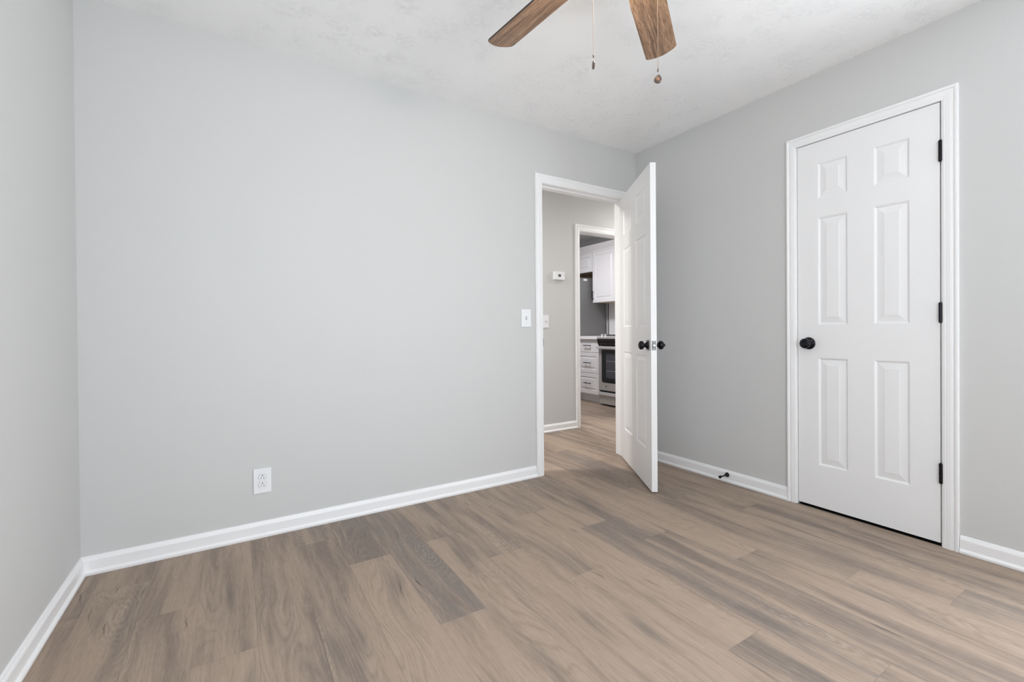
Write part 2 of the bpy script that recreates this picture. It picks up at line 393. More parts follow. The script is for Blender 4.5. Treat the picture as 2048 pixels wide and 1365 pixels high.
struct('wall_closet', bm, M_shade_joint, 'closet interior behind the closed door, its darkness painted on', 'wall')  # near-black walls stand in for the lack of light inside
bm = newbox(0.0005, CY0, -0.02, 0.80, CY1, 0.0008)  # near-black colour stands in for the shade under the door
struct('floor_closet_shade', bm, M_shade_joint, 'closet floor with the shade under the closed door painted on', 'floor')

# rear window and two added side windows
def window(name, cx, cy_, w_, horiz, label, sill=None):
    sill = WZ0 if sill is None else sill
    e = empty(name, (cx, cy_, sill)); tag(e, label, 'window', kind='structure')
    hh_ = WZ1 - sill
    def bx(bm, a0, b0, z0, a1, b1, z1):
        if horiz: box(bm, a0, b0, z0, a1, b1, z1)
        else: box(bm, b0, a0, z0, b1, a1, z1)
    bm = bmesh.new()
    for a0, a1, z0, z1 in ((-w_/2, -w_/2+.05, 0, hh_), (w_/2-.05, w_/2, 0, hh_), (-w_/2, w_/2, 0, .05), (-w_/2, w_/2, hh_-.05, hh_), (-w_/2, w_/2, hh_/2-.02, hh_/2+.02)):
        bx(bm, a0, -.03, z0, a1, .03, z1)
    obj('window_frame', bm, M_trim, e)
    bm = bmesh.new(); bx(bm, -w_/2+.05, -.003, .05, w_/2-.05, .003, hh_-.05)
    obj('window_glass', bm, M_pane, e)
M_pane = mat('window_pane', (1, 1, 1), 0.02)
tn = M_pane.node_tree; tr = tn.nodes.new('ShaderNodeBsdfTransparent'); gl = tn.nodes.new('ShaderNodeBsdfGlossy'); gl.inputs['Roughness'].default_value = 0.02
mx = tn.nodes.new('ShaderNodeMixShader'); mx.inputs[0].default_value = 0.06
tn.links.new(tr.outputs[0], mx.inputs[1]); tn.links.new(gl.outputs[0], mx.inputs[2]); tn.links.new(mx.outputs[0], tn.nodes['Material Output'].inputs[0])
window('window_1', (RWX0+RWX1)/2, YR-0.07, RWX1-RWX0, True, 'white framed window in the wall behind the camera')
window('added_window_3', XL-0.065, (LWY0+LWY1)/2, LWY1-LWY0, False, 'added white framed window in the left wall, unseen, for fill light')  # made-up opening for the left fill light
window('added_window_2', 0.065, (RVY0+RVY1)/2, RVY1-RVY0, False, 'added tall narrow white framed window in the right wall, unseen, for fill light', sill=0.10)  # made-up opening for the right fill light

# ------------------------------------------------------------ baseboards
BP = [(0, 0), (0.019, 0), (0.021, 0.004), (0.021, 0.012), (0.0155, 0.019), (0.0125, 0.021), (0.0125, 0.060), (0.0105, 0.066), (0.0085, 0.0675), (0.0055, 0.0755), (0.0, 0.078)]
def baseboard(name, p0, p1, nrm, m0, m1, label):
    """p0,p1 along the wall; nrm into the room; m0/m1 mitre slope at each end (+1: inner corner)"""
    p0 = Vector((*p0, 0)); p1 = Vector((*p1, 0)); n = Vector((*nrm, 0)); d = (p1-p0).normalized()
    bm = bmesh.new()
    sweep(bm, BP, [lambda a, b: p0 + n*a + d*(a*m0) + Vector((0, 0, b)), lambda a, b: p1 + n*a - d*(a*m1) + Vector((0, 0, b))])
    return struct(name, bm, M_trim, label, 'baseboard')
CW = 0.0595      # casing width
baseboard('baseboard_back', (XL, 0), (-1.0044, 0), (0, -1), 1, 0, 'white baseboard along the foot of the long grey wall')
baseboard('baseboard_back_corner', (-0.055, 0), (0, 0), (0, -1), 0, 1, 'short white baseboard piece between doorway casing and corner')
baseboard('baseboard_left', (XL, YR), (XL, 0), (1, 0), 0, 1, 'white baseboard along the foot of the left wall')
baseboard('baseboard_right', (0, -1.1695), (0, 0), (-1, 0), 0, 1, 'white baseboard between the corner and the closet casing')
baseboard('baseboard_right_near', (0, YR), (0, -1.9060), (-1, 0), 0, 0, 'white baseboard right of the closet door')
baseboard('baseboard_hall', (XL, HY1), (0.2305, HY1), (0, -1), 0, 0, 'white hall baseboard seen through the open doorway')

# ------------------------------------------------------------ casings and jambs
def cprof(wd, s=1.0):
    k = wd/0.0595
    return [(0, 0), (0, 0.0085*s), (0.004*k, 0.0105*s), (0.011*k, 0.0120*s), (0.013*k, 0.0110*s), (0.0155*k, 0.0122*s), (0.030*k, 0.0135*s), (0.036*k, 0.0128*s),
            (0.0405*k, 0.0105*s), (0.0435*k, 0.0115*s), (0.046*k, 0.0160*s), (0.050*k, 0.0172*s), (0.0565*k, 0.0172*s), (0.0595*k, 0.0145*s), (0.0595*k, 0)]
def casing(parent, side0, side1, ztop, w0, w1, wt, P):
    """P(t, z, d): t along wall, z up, d out of the wall; side0<side1"""
    n = len(cprof(1))
    bm = bmesh.new()
    st = []
    a0, a1, at = cprof(w0), cprof(w1), cprof(wt)
    rings = []
    for kind in range(4):
        ring = []
        for i in range(n):
            if kind == 0: ring.append(P(side0 - a0[i][0], 0, a0[i][1]))
            if kind == 1: ring.append(P(side0 - a0[i][0], ztop + at[i][0], at[i][1]))
            if kind == 2: ring.append(P(side1 + a1[i][0], ztop + at[i][0], at[i][1]))
            if kind == 3: ring.append(P(side1 + a1[i][0], 0, a1[i][1]))
        rings.append([bm.verts.new(v) for v in ring])
    for k in range(3):
        for i in range(n): bm.faces.new((rings[k][i], rings[k][(i+1) % n], rings[k+1][(i+1) % n], rings[k+1][i]))
    bm.faces.new(rings[0]); bm.faces.new(rings[3])
    return obj('casing', bm, M_trim, parent)
def jamb(parent, s0, s1, zt, dep0, dep1, stop0, stop1, P):
    bm = bmesh.new()
    def b(t0, z0, d0, t1, z1, d1):
        q0, q1 = P(t0, z0, d0), P(t1, z1, d1)
        box(bm, min(q0[0], q1[0]), min(q0[1], q1[1]), z0, max(q0[0], q1[0]), max(q0[1], q1[1]), z1)
    b(s0-JT, 0, dep0, s0, zt+JT, dep1); b(s1, 0, dep0, s1+JT, zt+JT, dep1); b(s0, zt, dep0, s1, zt+JT, dep1)
    obj('door_jamb', bm, M_trim, parent)
    bm = bmesh.new()
    if stop0 is not None:
        b(s0, 0, stop0, s0+.010, zt, stop1); b(s1-.010, 0, stop0, s1, zt, stop1); b(s0+.010, zt-.010, stop0, s1-.010, zt, stop1)
        obj('door_stop_strip', bm, M_trim, parent)
RV = 0.0045
PB = lambda t_, z, d: Vector((t_, -d, z))                  # bedroom side of back wall
PBh = lambda t_, z, d: Vector((t_, T + d, z))              # hall side
e = empty('trim_1', (0, 0, 0)); tag(e, 'white casing and jamb around the open bedroom doorway', 'door trim', kind='structure')
casing(e, OX0-RV, OX1+RV, OZ-0.008, 0.0620, 0.058, 0.0595, PB)
casing(e, OX0-RV, OX1+RV, OZ-0.008, 0.0595, 0.0595, 0.0595, PBh)
jamb(e, OX0, OX1, OZ-0.010, 0.0, -T, -0.038, -0.072, PB)
obj('strike_plate', newbox(OX0-0.002, -0.0045, 0.902, OX0+0.0015, 0.030, 0.959), M_black, e)
PR = lambda t_, z, d: Vector((-d, t_, z))                  # bedroom side of right wall
e = empty('trim_2', (0, 0, 0)); tag(e, 'white casing and jamb around the closed closet door', 'door trim', kind='structure')
casing(e, CY0-RV, CY1+RV, CZ-0.001, 0.0575, 0.0475, 0.0540, PR)
jamb(e, CY0, CY1, CZ, 0.0, -T, -0.038, -0.072, PR)
PK = lambda t_, z, d: Vector((t_, HY1 - d, z))
PKi = lambda t_, z, d: Vector((t_, KY0 + d, z))
e = empty('trim_3', (0, 0, 0)); tag(e, 'white casing around the kitchen doorway across the hall', 'door trim', kind='structure')
casing(e, KOX0-RV, KOX1+RV, KOZ+RV, 0.0560, 0.0595, 0.0640, PK)
casing(e, KOX0-RV, KOX1+RV, KOZ+RV, 0.0595, 0.0595, 0.0595, PKi)
jamb(e, KOX0, KOX1, KOZ, 0.0, -T, None, None, PK)

# ------------------------------------------------------------ six-panel doors
def panel_face(bm, w0, w1, z0, z1, cols, rows, yf, sgn):
    """one moulded face of the slab at y=yf; depth goes along -sgn"""
    xs = sorted({w0, w1, *[c for cc in cols for c in cc]}); zs = sorted({z0, z1, *[c for cc in rows for c in cc]})
    V = {}
    def v(x, z, d=0.0):
        k = (round(x, 5), round(z, 5), round(d, 5))
        if k not in V: V[k] = bm.verts.new((x, yf - sgn*d, z))
        return V[k]
    for a, b in zip(xs, xs[1:]):
        for c_, d_ in zip(zs, zs[1:]):
            if (a, b) in cols and (c_, d_) in rows:
                rings = [(0, 0), (0.0035, 0.0015), (0.0085, 0.0065), (0.0105, 0.0070), (0.0125, 0.0070), (0.0405, 0.0022), (0.0415, 0.0008)]
                prev = None
                for ins, dp in rings:
                    cur = [v(a+ins, c_+ins, dp), v(b-ins, c_+ins, dp), v(b-ins, d_-ins, dp), v(a+ins, d_-ins, dp)]
                    if prev:
                        for i in range(4): bm.faces.new((prev[i], prev[(i+1) % 4], cur[(i+1) % 4], cur[i]))
                    prev = cur
                bm.faces.new(prev)
            else:
                bm.faces.new((v(a, c_), v(b, c_), v(b, d_), v(a, d_)))
def door_leaf(w0, w1, z0, z1, cols, rows, y0, y1, m, parent, name='door_leaf'):
    bm = bmesh.new()
    panel_face(bm, w0, w1, z0, z1, cols, rows, y1, 1)
    panel_face(bm, w0, w1, z0, z1, cols, rows, y0, -1)
    for x in (w0, w1):
        bm.faces.new([bm.verts.new(p) for p in ((x, y0, z0), (x, y1, z0), (x, y1, z1), (x, y0, z1))])
    for z in (z0, z1):
        bm.faces.new([bm.verts.new(p) for p in ((w0, y0, z), (w1, y0, z), (w1, y1, z), (w0, y1, z))])
    bmesh.ops.remove_doubles(bm, verts=bm.verts, dist=1e-5)
    return obj(name, bm, m, parent)
KNOB = [(0.0, -0.001), (0.013, -0.001), (0.013, 0.010), (0.0115, 0.020), (0.0125, 0.026), (0.0195, 0.0300), (0.0262, 0.0345), (0.0275, 0.0400), (0.0275, 0.0480),
        (0.0268, 0.0505), (0.0262, 0.0512), (0.0250, 0.0520), (0.0205, 0.0570), (0.0195, 0.0572), (0.0140, 0.0590), (0.0125, 0.0590), (0.0095, 0.0560), (0.0, 0.0560)]
KNOB_POINT = KNOB[:9] + [(0.0268, 0.0505), (0.0200, 0.0590), (0.0120, 0.0640), (0.0085, 0.0660), (0.0080, 0.0700), (0.0, 0.0705)]
ROSE = [(0.0, 0.0), (0.0335, 0.0), (0.0345, 0.002), (0.0335, 0.0045), (0.0250, 0.0095), (0.0180, 0.0120), (0.0150, 0.0130), (0.0, 0.0130)]
def knob(parent, x, yface, z, direc, prof=KNOB, square=False):
    bm = bmesh.new(); lathe(bm, prof, Mz((x, yface, z), (0, direc, 0)), 40)
    k = obj('door_knob', bm, M_black, parent, smooth=True, angle=35)
    bm = bmesh.new(); lathe(bm, ROSE, Mz((x, yface, z), (0, direc, 0)), 40)
    if square: bm.free(); bm = bmesh.new(); lathe(bm, [(0, 0.002), (0.024, 0.002), (0.022, 0.010), (0.015, 0.018), (0, 0.018)], Mz((x, yface, z), (0, direc, 0)), 40)
    obj('rosette', bm, M_black, k, smooth=True, angle=35)
    if square:
        y2 = yface + direc*0.003
        bm = newbox(x-.030, min(yface, y2), z-.032, x+.030, max(yface, y2), z+.032, bev=0.001)
        s = obj('square_plate', bm, M_steel, k); s['label'] = 'square dark nickel backplate'
    return k
def hinge(parent, z0, z1, wjamb=0.0):
    bm = bmesh.new()
    n = 5; hgt = (z1-z0)/n
    for i in range(n):
        lathe(bm, [(0, z0+i*hgt+0.0004), (0.0066, z0+i*hgt+0.0004), (0.0072, z0+i*hgt+0.001), (0.0072, z0+(i+1)*hgt-0.001), (0.0066, z0+(i+1)*hgt-0.0004), (0, z0+(i+1)*hgt-0.0004)], seg=16)
    lathe(bm, [(0, z0-0.003), (0.004, z0-0.003), (0.006, z0), (0.006, z1), (0.004, z1+0.003), (0, z1+0.003)], seg=16)
    box(bm, 0.0005, -0.034, z0, 0.0028, 0.002, z1)
    return obj('hinge', bm, M_black, parent, smooth=True, angle=30)
ROWS = [(0.249, 0.851), (1.036, 1.634), (1.741, 1.936)]
# closed closet door
e = empty('door_2', (-0.008, -1.8420, 0), PI/2); tag(e, 'closed white six-panel closet door with black round knob', 'door', kind='structure')
door_leaf(0.0035, 0.6185, 0.0146, 2.0560, [(0.113, 0.255), (0.371, 0.513)], ROWS, -0.043, -0.008, M_door, e)
for z0, z1 in ((0.2947, 0.3851), (1.0397, 1.1296), (1.7829, 1.8770)): hinge(e, z0, z1)
knob(e, 0.5610, -0.008, 0.931, 1)
# open bedroom door
TH = math.radians(57.75)
PIN = Vector((-0.130, -0.010, 0))
e = empty('door_1', PIN, TH + PI); tag(e, 'open white six-panel bedroom door swung into the room', 'door', kind='structure')
door_leaf(0.0030, 0.7985, 0.0125, 2.0445, [(0.108, 0.3400), (0.4550, 0.6900)], ROWS, -0.045, -0.010, M_door, e)
for z0, z1 in ((0.250, 0.339), (1.005, 1.094), (1.765, 1.854)): hinge(e, z0, z1)
knob(e, 0.7385, -0.045, 0.9175, -1, square=True)
knob(e, 0.7385, -0.010, 0.9175, 1, prof=KNOB_POINT)
lp = obj('latch_plate', newbox(0.7980, -0.0400, 0.8890, 0.7998, -0.0150, 0.9460, bev=0.0005), M_steel, e)
bm = bmesh.new(); lathe(bm, [(0, 0), (0.0085, 0), (0.0085, 0.006), (0.006, 0.010), (0, 0.0105)], Mz((0.7995, -0.0275, 0.9175), (1, 0, 0)), 20)
obj('latch_bolt', bm, M_ssl, lp, smooth=True, angle=30)
for z in (0.896, 0.939):
    bm = bmesh.new(); lathe(bm, [(0, 0), (0.0035, 0), (0.003, 0.001), (0, 0.001)], Mz((0.7998, -0.0275, z), (1, 0, 0)), 12)
    obj('screw', bm, M_ssl, lp)

# rigid door stop screwed to the baseboard
bm = bmesh.new()
lathe(bm, [(0, -0.004), (0.0150, -0.004), (0.0155, 0.004), (0.0120, 0.010), (0.0075, 0.015), (0.0050, 0.025), (0.0042, 0.050), (0.0050, 0.064), (0.0085, 0.068), (0.0092, 0.078), (0.0070, 0.084), (0, 0.085)],
      Mz((-0.0125, -0.788, 0.0505), (-1, 0.02, -0.02)), 24)
o = obj('door_stop', bm, M_black, smooth=True, angle=40)
tag(o, 'small black rod door stop on the right baseboard', 'door stop')

# ------------------------------------------------------------ plates
M_grey = mat('slot_grey', (0.22, 0.22, 0.22), 0.5)
def plate(name, cx, cz, w_, h_, ysurf, label, cat, kind_):
    """wall plate on a wall facing -Y at y=ysurf"""
    e = empty(name, (cx, ysurf, cz)); tag(e, label, cat)
    bm = newbox(-w_/2, -0.0065, -h_/2, w_/2, 0.0, h_/2, bev=0.0028, seg=3)
    obj('cover_plate', bm, M_plastic, e)
    if kind_ == 'outlet':
        for s in (1, -1):
            zc = 0.0195*s
            bm = bmesh.new()
            pts = []
            for i in range(40):
                a = 2*PI*i/40; x, z = 0.0172*math.cos(a), 0.0172*math.sin(a)
                z = max(-0.0135, min(0.0145, z)); pts.append((x, z))
            prism(bm, pts, -0.006, -0.0083, lambda p, y: Vector((p[0], y, p[1]+zc)))
            rc = obj('receptacle', bm, M_plastic, e)
            bm = bmesh.new(); prism(bm, [(p_[0]*1.06, p_[1]*1.06) for p_ in pts], -0.006, -0.0068, lambda p, y: Vector((p[0], y, p[1]+zc)))
            obj('receptacle_gap', bm, M_grey, e)
            for x, hh_ in ((-0.0063, 0.0080), (0.0063, 0.0095)):
                obj('slot', newbox(x-0.0011, -0.0086, zc-0.004-hh_/2+0.001, x+0.0011, -0.0078, zc-0.004+hh_/2+0.001), M_dark, rc)
            bm = bmesh.new(); lathe(bm, [(0, 0), (0.0026, 0), (0.0026, 0.0008), (0, 0.0008)], Mz((0, -0.0079, zc+0.0085), (0, -1, 0)), 16)
            obj('ground_hole', bm, M_dark, rc)
            # moulded ring around the receptacle
        bm = bmesh.new(); lathe(bm, [(0, 0), (0.003, 0), (0.0025, 0.0008), (0, 0.0008)], Mz((0, -0.0065, 0), (0, -1, 0)), 12)
        obj('screw', bm, M_plastic, e)
    else:
        obj('toggle_slot_shade', newbox(-0.0052, -0.0068, -0.0120, 0.0052, -0.0055, 0.0120), M_grey, e)  # grey colour stands in for the shadow at the toggle
        bm = bmesh.new()
        up = 1
        prism(bm, [(-0.0058, -0.008), (-0.0058, 0.008), (-0.0175, 0.0125*up+0.001), (-0.0190, 0.0080*up)], -0.0042, 0.0042, lambda p, x: Vector((x, p[0], p[1])))
        obj('toggle', bm, M_plastic, e)
        for z in (0.030, -0.030):
            bm = bmesh.new(); lathe(bm, [(0, 0), (0.003, 0), (0.0025, 0.0008), (0, 0.0008)], Mz((0, -0.0065, z), (0, -1, 0)), 12)
            obj('screw', bm, M_plastic, e)
plate('light_switch', -1.0795, 1.1010, 0.0785, 0.1210, 0.0, 'white toggle light switch on the long wall beside the doorway', 'light switch', 'switch')
plate('light_switch', -0.1540, 1.1035, 0.0800, 0.1250, HY1, 'white light switch on the hall wall below the thermostat', 'light switch', 'switch')
plate('power_outlet', -2.6640, 0.2785, 0.0785, 0.1220, 0.0, 'white duplex power outlet low on the long grey wall', 'outlet', 'outlet')
e = empty('thermostat', (0.0070, HY1, 1.5630)); tag(e, 'white rectangular thermostat on the hall wall above the light switch', 'thermostat')
obj('case', newbox(-0.0655, -0.028, -0.0405, 0.0655, 0, 0.0405, bev=0.004, seg=3), M_plastic, e)
obj('display', newbox(-0.018, -0.0288, -0.012, 0.016, -0.0275, 0.015), mat('lcd_grey', (0.10, 0.11, 0.10), 0.3), e)
for x in (0.032, 0.046):
    obj('button', newbox(x-0.004, -0.0292, -0.004, x+0.004, -0.0275, 0.006, bev=0.0006), M_plastic, e)

# ------------------------------------------------------------ ceiling fan
HUB = Vector((-1.7685, -1.609, 2.1983))
fan = empty('ceiling_fan', (HUB.x, HUB.y, H)); tag(fan, 'ceiling fan with rustic brown wood blades and two pull chains', 'ceiling fan')
dz = HUB.z - H
bm = bmesh.new(); lathe(bm, [(0, 0), (0.075, 0), (0.080, -0.01), (0.078, -0.03), (0.10, -0.05), (0.13, -0.07), (0.140, -0.10), (0.140, -0.165), (0.125, -0.195), (0.10, -0.215), (0, -0.215)], seg=48)
obj('motor_housing', bm, M_medal, fan, smooth=True, angle=35)
bm = bmesh.new(); lathe(bm, [(0, -0.214), (0.085, -0.214), (0.122, -0.240), (0.122, -0.268), (0.110, -0.280), (0.072, -0.285), (0, -0.285)], seg=48)
obj('switch_housing', bm, M_medal, fan, smooth=True, angle=35)
bm = bmesh.new(); lathe(bm, [(0, -0.284), (0.060, -0.284), (0.068, -0.300), (0.070, -0.325), (0.062, -0.350), (0.045, -0.366), (0.020, -0.373), (0, -0.374)], seg=40)
lk = obj('lamp_globe', bm, M_glow, fan, smooth=True); lk['label'] = 'lit warm white glass globe'
R = 0.6689
angs = [96.014, 31.974, 31.974-74, 31.974-148, 96.014+74]
for k, a in enumerate(angs):
    bm = bmesh.new()
    # outline in local x (radial), y (width)
    hw = lambda x: 0.0610 + (0.0640-0.0610)*max(0, min(1, (x-(R-0.30))/0.30)) if x > 0.30 else 0.052 + 0.009*(x-0.17)/0.13
    pts = []
    cr = 0.018
    xs = [0.17 + i*(R-0.012-cr-0.17)/10 for i in range(11)]
    for x in xs: pts.append((x, -hw(x)))
    w1 = 0.0640
    for i in range(1, 7):
        b_ = PI/2*i/6; pts.append((R-0.012-cr + cr*math.sin(b_), -w1 + cr - cr*math.cos(b_)))
    for i in range(1, 8):
        y = -w1+cr + (2*w1-2*cr)*i/8; pts.append((R-0.012 + 0.012*(1-(y/(w1-cr))**2), y))
    for i in range(0, 6):
        b_ = PI/2*(1-i/6); pts.append((R-0.012-cr + cr*math.sin(b_), w1 - cr + cr*math.cos(b_)))
    for x in reversed(xs): pts.append((x, hw(x)))
    prism(bm, pts, -0.003, 0.003, lambda p, z: Vector((p[0], p[1], z)))
    bmesh.ops.bevel(bm, geom=[e_ for e_ in bm.edges if abs(e_.verts[0].co.z-e_.verts[1].co.z) < 1e-6], offset=0.0012, segments=1, affect='EDGES')
    b = obj('blade', bm, M_blade, fan)
    b.data.materials.append(M_bedge)
    for p_ in b.data.polygons:
        if abs(p_.normal.z) < 0.5: p_.material_index = 1
    b.matrix_local = Matrix.Translation((0, 0, dz)) @ Matrix.Rotation(math.radians(a), 4, 'Z') @ Matrix.Rotation(math.radians(-11.8), 4, 'X')
    bm = bmesh.new(); box(bm, 0.09, -0.018, 0.003, 0.25, 0.018, 0.008, bev=0.002); box(bm, 0.20, -0.045, 0.003, 0.235, 0.045, 0.007, bev=0.002)
    obj('blade_bracket', bm, M_medal, b)
def pull_chain(x, y, zend, faceang, label):
    """zend: height of the pendant's lowest point"""
    lx, ly = x - HUB.x, y - HUB.y
    ph = 0.029
    bm = bmesh.new()
    z = zend + ph + 0.018 - H
    top = -0.262
    while z < top:
        lathe(bm, [(0, -0.0013), (0.0008, -0.0008), (0.0011, 0), (0.0008, 0.0008), (0, 0.0013)], Matrix.Translation((lx, ly, z)), 8)
        lathe(bm, [(0.0003, 0.0010), (0.0003, 0.0026)], Matrix.Translation((lx, ly, z)), 5)
        z += 0.0035
    c_ = obj('pull_chain', bm, M_chain, fan, smooth=True)
    c_['label'] = label
    bm = bmesh.new()
    lathe(bm, [(0, 0), (0.0022, 0.001), (0.0024, 0.006), (0.0016, 0.013), (0, 0.014)], Matrix.Translation((lx, ly, zend+ph+0.004-H)), 12)
    obj('chain_connector', bm, M_medal, c_, smooth=True)
    # teardrop medallion
    bm = bmesh.new(); n = 36
    M = Matrix.Translation((lx, ly, zend - H)) @ Matrix.Rotation(faceang, 4, 'Z')
    outl = []
    for i in range(n):
        a_ = 2*PI*i/n; rr = 0.0108; cs = math.cos(a_)
        x_ = rr*math.sin(a_)*(1 - 0.22*max(0, cs)); z_ = rr + rr*cs*(1.0 if cs < 0 else 1.35)
        outl.append((x_ + 0.0006*math.cos(a_*2), z_))
    cx_, cz_ = 0.0, 0.0115
    rings = []
    for s_, y_ in ((0.0, -0.0024), (0.30, -0.0028), (0.42, -0.0016), (0.60, -0.0024), (0.74, -0.0014), (0.90, -0.0024), (1.0, -0.0012), (1.0, 0.0012), (0.9, 0.0020), (0.0, 0.0022)):
        if s_ == 0: rings.append([bm.verts.new(M @ Vector((cx_, y_, cz_)))])
        else: rings.append([bm.verts.new(M @ Vector((cx_+(p[0]-cx_)*s_, y_, cz_+(p[1]-cz_)*s_))) for p in outl])
    for A, B in zip(rings, rings[1:]):
        for i in range(n):
            j = (i+1) % n
            if len(A) == 1: bm.faces.new((A[0], B[i], B[j]))
            elif len(B) == 1: bm.faces.new((A[i], B[0], A[j]))
            else: bm.faces.new((A[i], B[i], B[j], A[j]))
    pd = obj('pendant', bm, M_medal, c_, smooth=True, angle=50)
    bm = bmesh.new(); lathe(bm, [(0, -0.001), (0.0048, -0.001), (0.0054, 0.0005), (0.0044, 0.0012), (0.0030, 0.0004), (0.0015, 0.0012), (0, 0.0014)], M @ Mz((0, -0.0022, 0.0120), (0, -1, 0)), 24)
    obj('pendant_boss', bm, M_medal2, pd, smooth=True)
pull_chain(-1.8489, -1.5356, 1.8048, math.radians(65), 'pull chain with pendant seen edge on')
pull_chain(-1.7194, -1.6677, 1.7358, math.radians(-48), 'longer pull chain with round face pendant')

# lamps of hall and kitchen (out of the picture)
def dome(name, loc, label):
    e = empty(name, loc); tag(e, label, 'ceiling light')
    bm = bmesh.new(); lathe(bm, [(0, 0), (0.15, 0), (0.155, -0.01), (0.15, -0.02), (0, -0.02)], seg=40); obj('lamp_base', bm, M_steel, e, smooth=True, angle=35)
    bm = bmesh.new(); lathe(bm, [(0, -0.018), (0.14, -0.018), (0.135, -0.035), (0.10, -0.055), (0.05, -0.066), (0, -0.068)], seg=40); obj('lamp_shade', bm, M_dome, e, smooth=True)
dome('ceiling_light', (-1.72, 0.57, H), 'round flush ceiling light in the hall left of the doorway')
dome('ceiling_light', (1.45, 0.50, H), 'added round flush ceiling light, unseen, for fill at the right end of the hall')  # made-up fixture for the added hall fill
dome('ceiling_light', (0.55, 1.95, H), 'round flush ceiling light in the kitchen in front of the stove')

# ------------------------------------------------------------ kitchen
FX = 1.4507      # drawer front plane (facing -X)
CX0_ = FX + 0.018
# small copy of the raised-panel front, facing -X : local (s=y, z), depth along +X
def front(bm, y0, y1, z0, z1, xf, th, frame, raised=True):
    """drawer/door front with raised centre panel"""
    def ring(ins, d): return [bm.verts.new((xf+d, y0+ins, z0+ins)), bm.verts.new((xf+d, y1-ins, z0+ins)), bm.verts.new((xf+d, y1-ins, z1-ins)), bm.verts.new((xf+d, y0+ins, z1-ins))]
    seq = [(0, th), (0, 0.003), (0.003, 0)]
    if raised:
        seq += [(frame, 0), (frame+0.003, 0.0085), (frame+0.010, 0.0095), (frame+0.028, 0.0020), (frame+0.0285, 0.0005)]
    else:
        seq += [(0.012, 0), (0.0125, 0.001)]
    rs = [ring(*q) for q in seq]
    bm.faces.new(rs[0])
    for A, B in zip(rs, rs[1:]):
        for i in range(4): bm.faces.new((A[i], A[(i+1) % 4], B[(i+1) % 4], B[i]))
    bm.faces.new(rs[-1])
def bar_handle(parent, y0, y1, z, xf, vertical=False, z1=None):
    bm = bmesh.new()
    if not vertical:
        box(bm, xf-0.034, y0, z-0.005, xf-0.026, y1, z+0.005, bev=0.001)
        for y in (y0+0.02, y1-0.02): box(bm, xf-0.028, y-0.004, z-0.004, xf+0.001, y+0.004, z+0.004)
    else:
        box(bm, xf-0.034, y0-0.005, z, xf-0.026, y0+0.005, z1, bev=0.001)
        for q in (z+0.012, z1-0.012): box(bm, xf-0.028, y0-0.004, q-0.004, xf+0.001, y0+0.004, q+0.004)
    return obj('drawer_handle' if not vertical else 'door_handle', bm, M_black, parent)
e = empty('base_cabinet', (1.76, 2.24, 0)); tag(e, 'white base cabinet with three drawers left of the stove', 'kitchen cabinet')
inv = Vector((-1.76, -2.24, 0))
def child(o, parent):   # geometry written in world coordinates, parent only translated
    o.location = -Vector(parent.location); return o
bm = newbox(CX0_, 2.012, 0.105, KX1-0.002, 2.478, 0.885); child(obj('cabinet_body', bm, M_cab, e), e)
bm = newbox(1.5257, 2.012, 0.0, 1.545, 2.478, 0.110); child(obj('toe_kick', bm, M_cab, e), e)
for z0, z1, rs, hz in ((0.122, 0.4085, True, 0.270), (0.4150, 0.6985, True, 0.5570), (0.7050, 0.8720, False, 0.7990)):
    bm = bmesh.new(); front(bm, 2.016, 2.474, z0, z1, FX, 0.018, 0.052, rs)
    d = child(obj('drawer', bm, M_cab, e), e)
    h = bar_handle(d, 2.160, 2.300, hz, FX)
bm = newbox(1.420, 2.010, 0.885, KX1-0.001, 2.492, 0.9265, bev=0.002)
tag(obj('countertop', bm, M_counter), 'white countertop slab over the three drawer cabinet', 'countertop')

# stove
e = empty('stove', (1.75, 1.625, 0)); tag(e, 'stainless steel and black slide-in stove right of the drawers', 'stove')
SY0, SY1 = 1.245, 2.003
ch = lambda n, bm, m, par=None, **k: child(obj(n, bm, m, e, **k), e) if par is None else obj(n, bm, m, par, **k)
ch('door_gap_shade', newbox(1.4400, SY0+.006, 0.170, 1.4455, SY1-.024, 0.215), M_dark)  # black strip painted as the shade below the oven door
ch('stove_body', newbox(1.445, SY0+.004, 0.03, 2.07, SY1-.004, 0.895), M_ss)
bm = bmesh.new()   # cooktop with rounded front lip
prism(bm, [(1.392, 0.905), (1.396, 0.918), (1.41, 0.925), (2.07, 0.925), (2.07, 0.893), (1.400, 0.893), (1.392, 0.897)], SY0-.002, SY1-.016, lambda p, y: Vector((p[0], y, p[1])))
ch('cooktop', bm, M_ss)
bm = bmesh.new()
prism(bm, [(1.396, 0.893), (1.470, 0.893), (1.470, 0.782), (1.444, 0.782), (1.425, 0.800), (1.408, 0.830), (1.398, 0.868)], SY0+.003, SY1-.018, lambda p, y: Vector((p[0], y, p[1])))
ch('control_panel', bm, M_oven)
bm = bmesh.new()
for yy in (SY0+.03, SY0+.26, SY0+.49):
    y2 = yy+.225
    for a in (1.50, 1.72, 1.97): box(bm, a-.006, yy, 0.935, a+.006, y2, 0.948)
    for b_ in (yy+.006, yy+.11, y2-.006): box(bm, 1.50, b_-.006, 0.935, 1.97, b_+.006, 0.948)
    for a in (1.50, 1.97):
        for b_ in (yy+.006, y2-.006): box(bm, a-.006, b_-.006, 0.924, a+.006, b_+.006, 0.936)
ch('burner_grate', bm, M_iron)
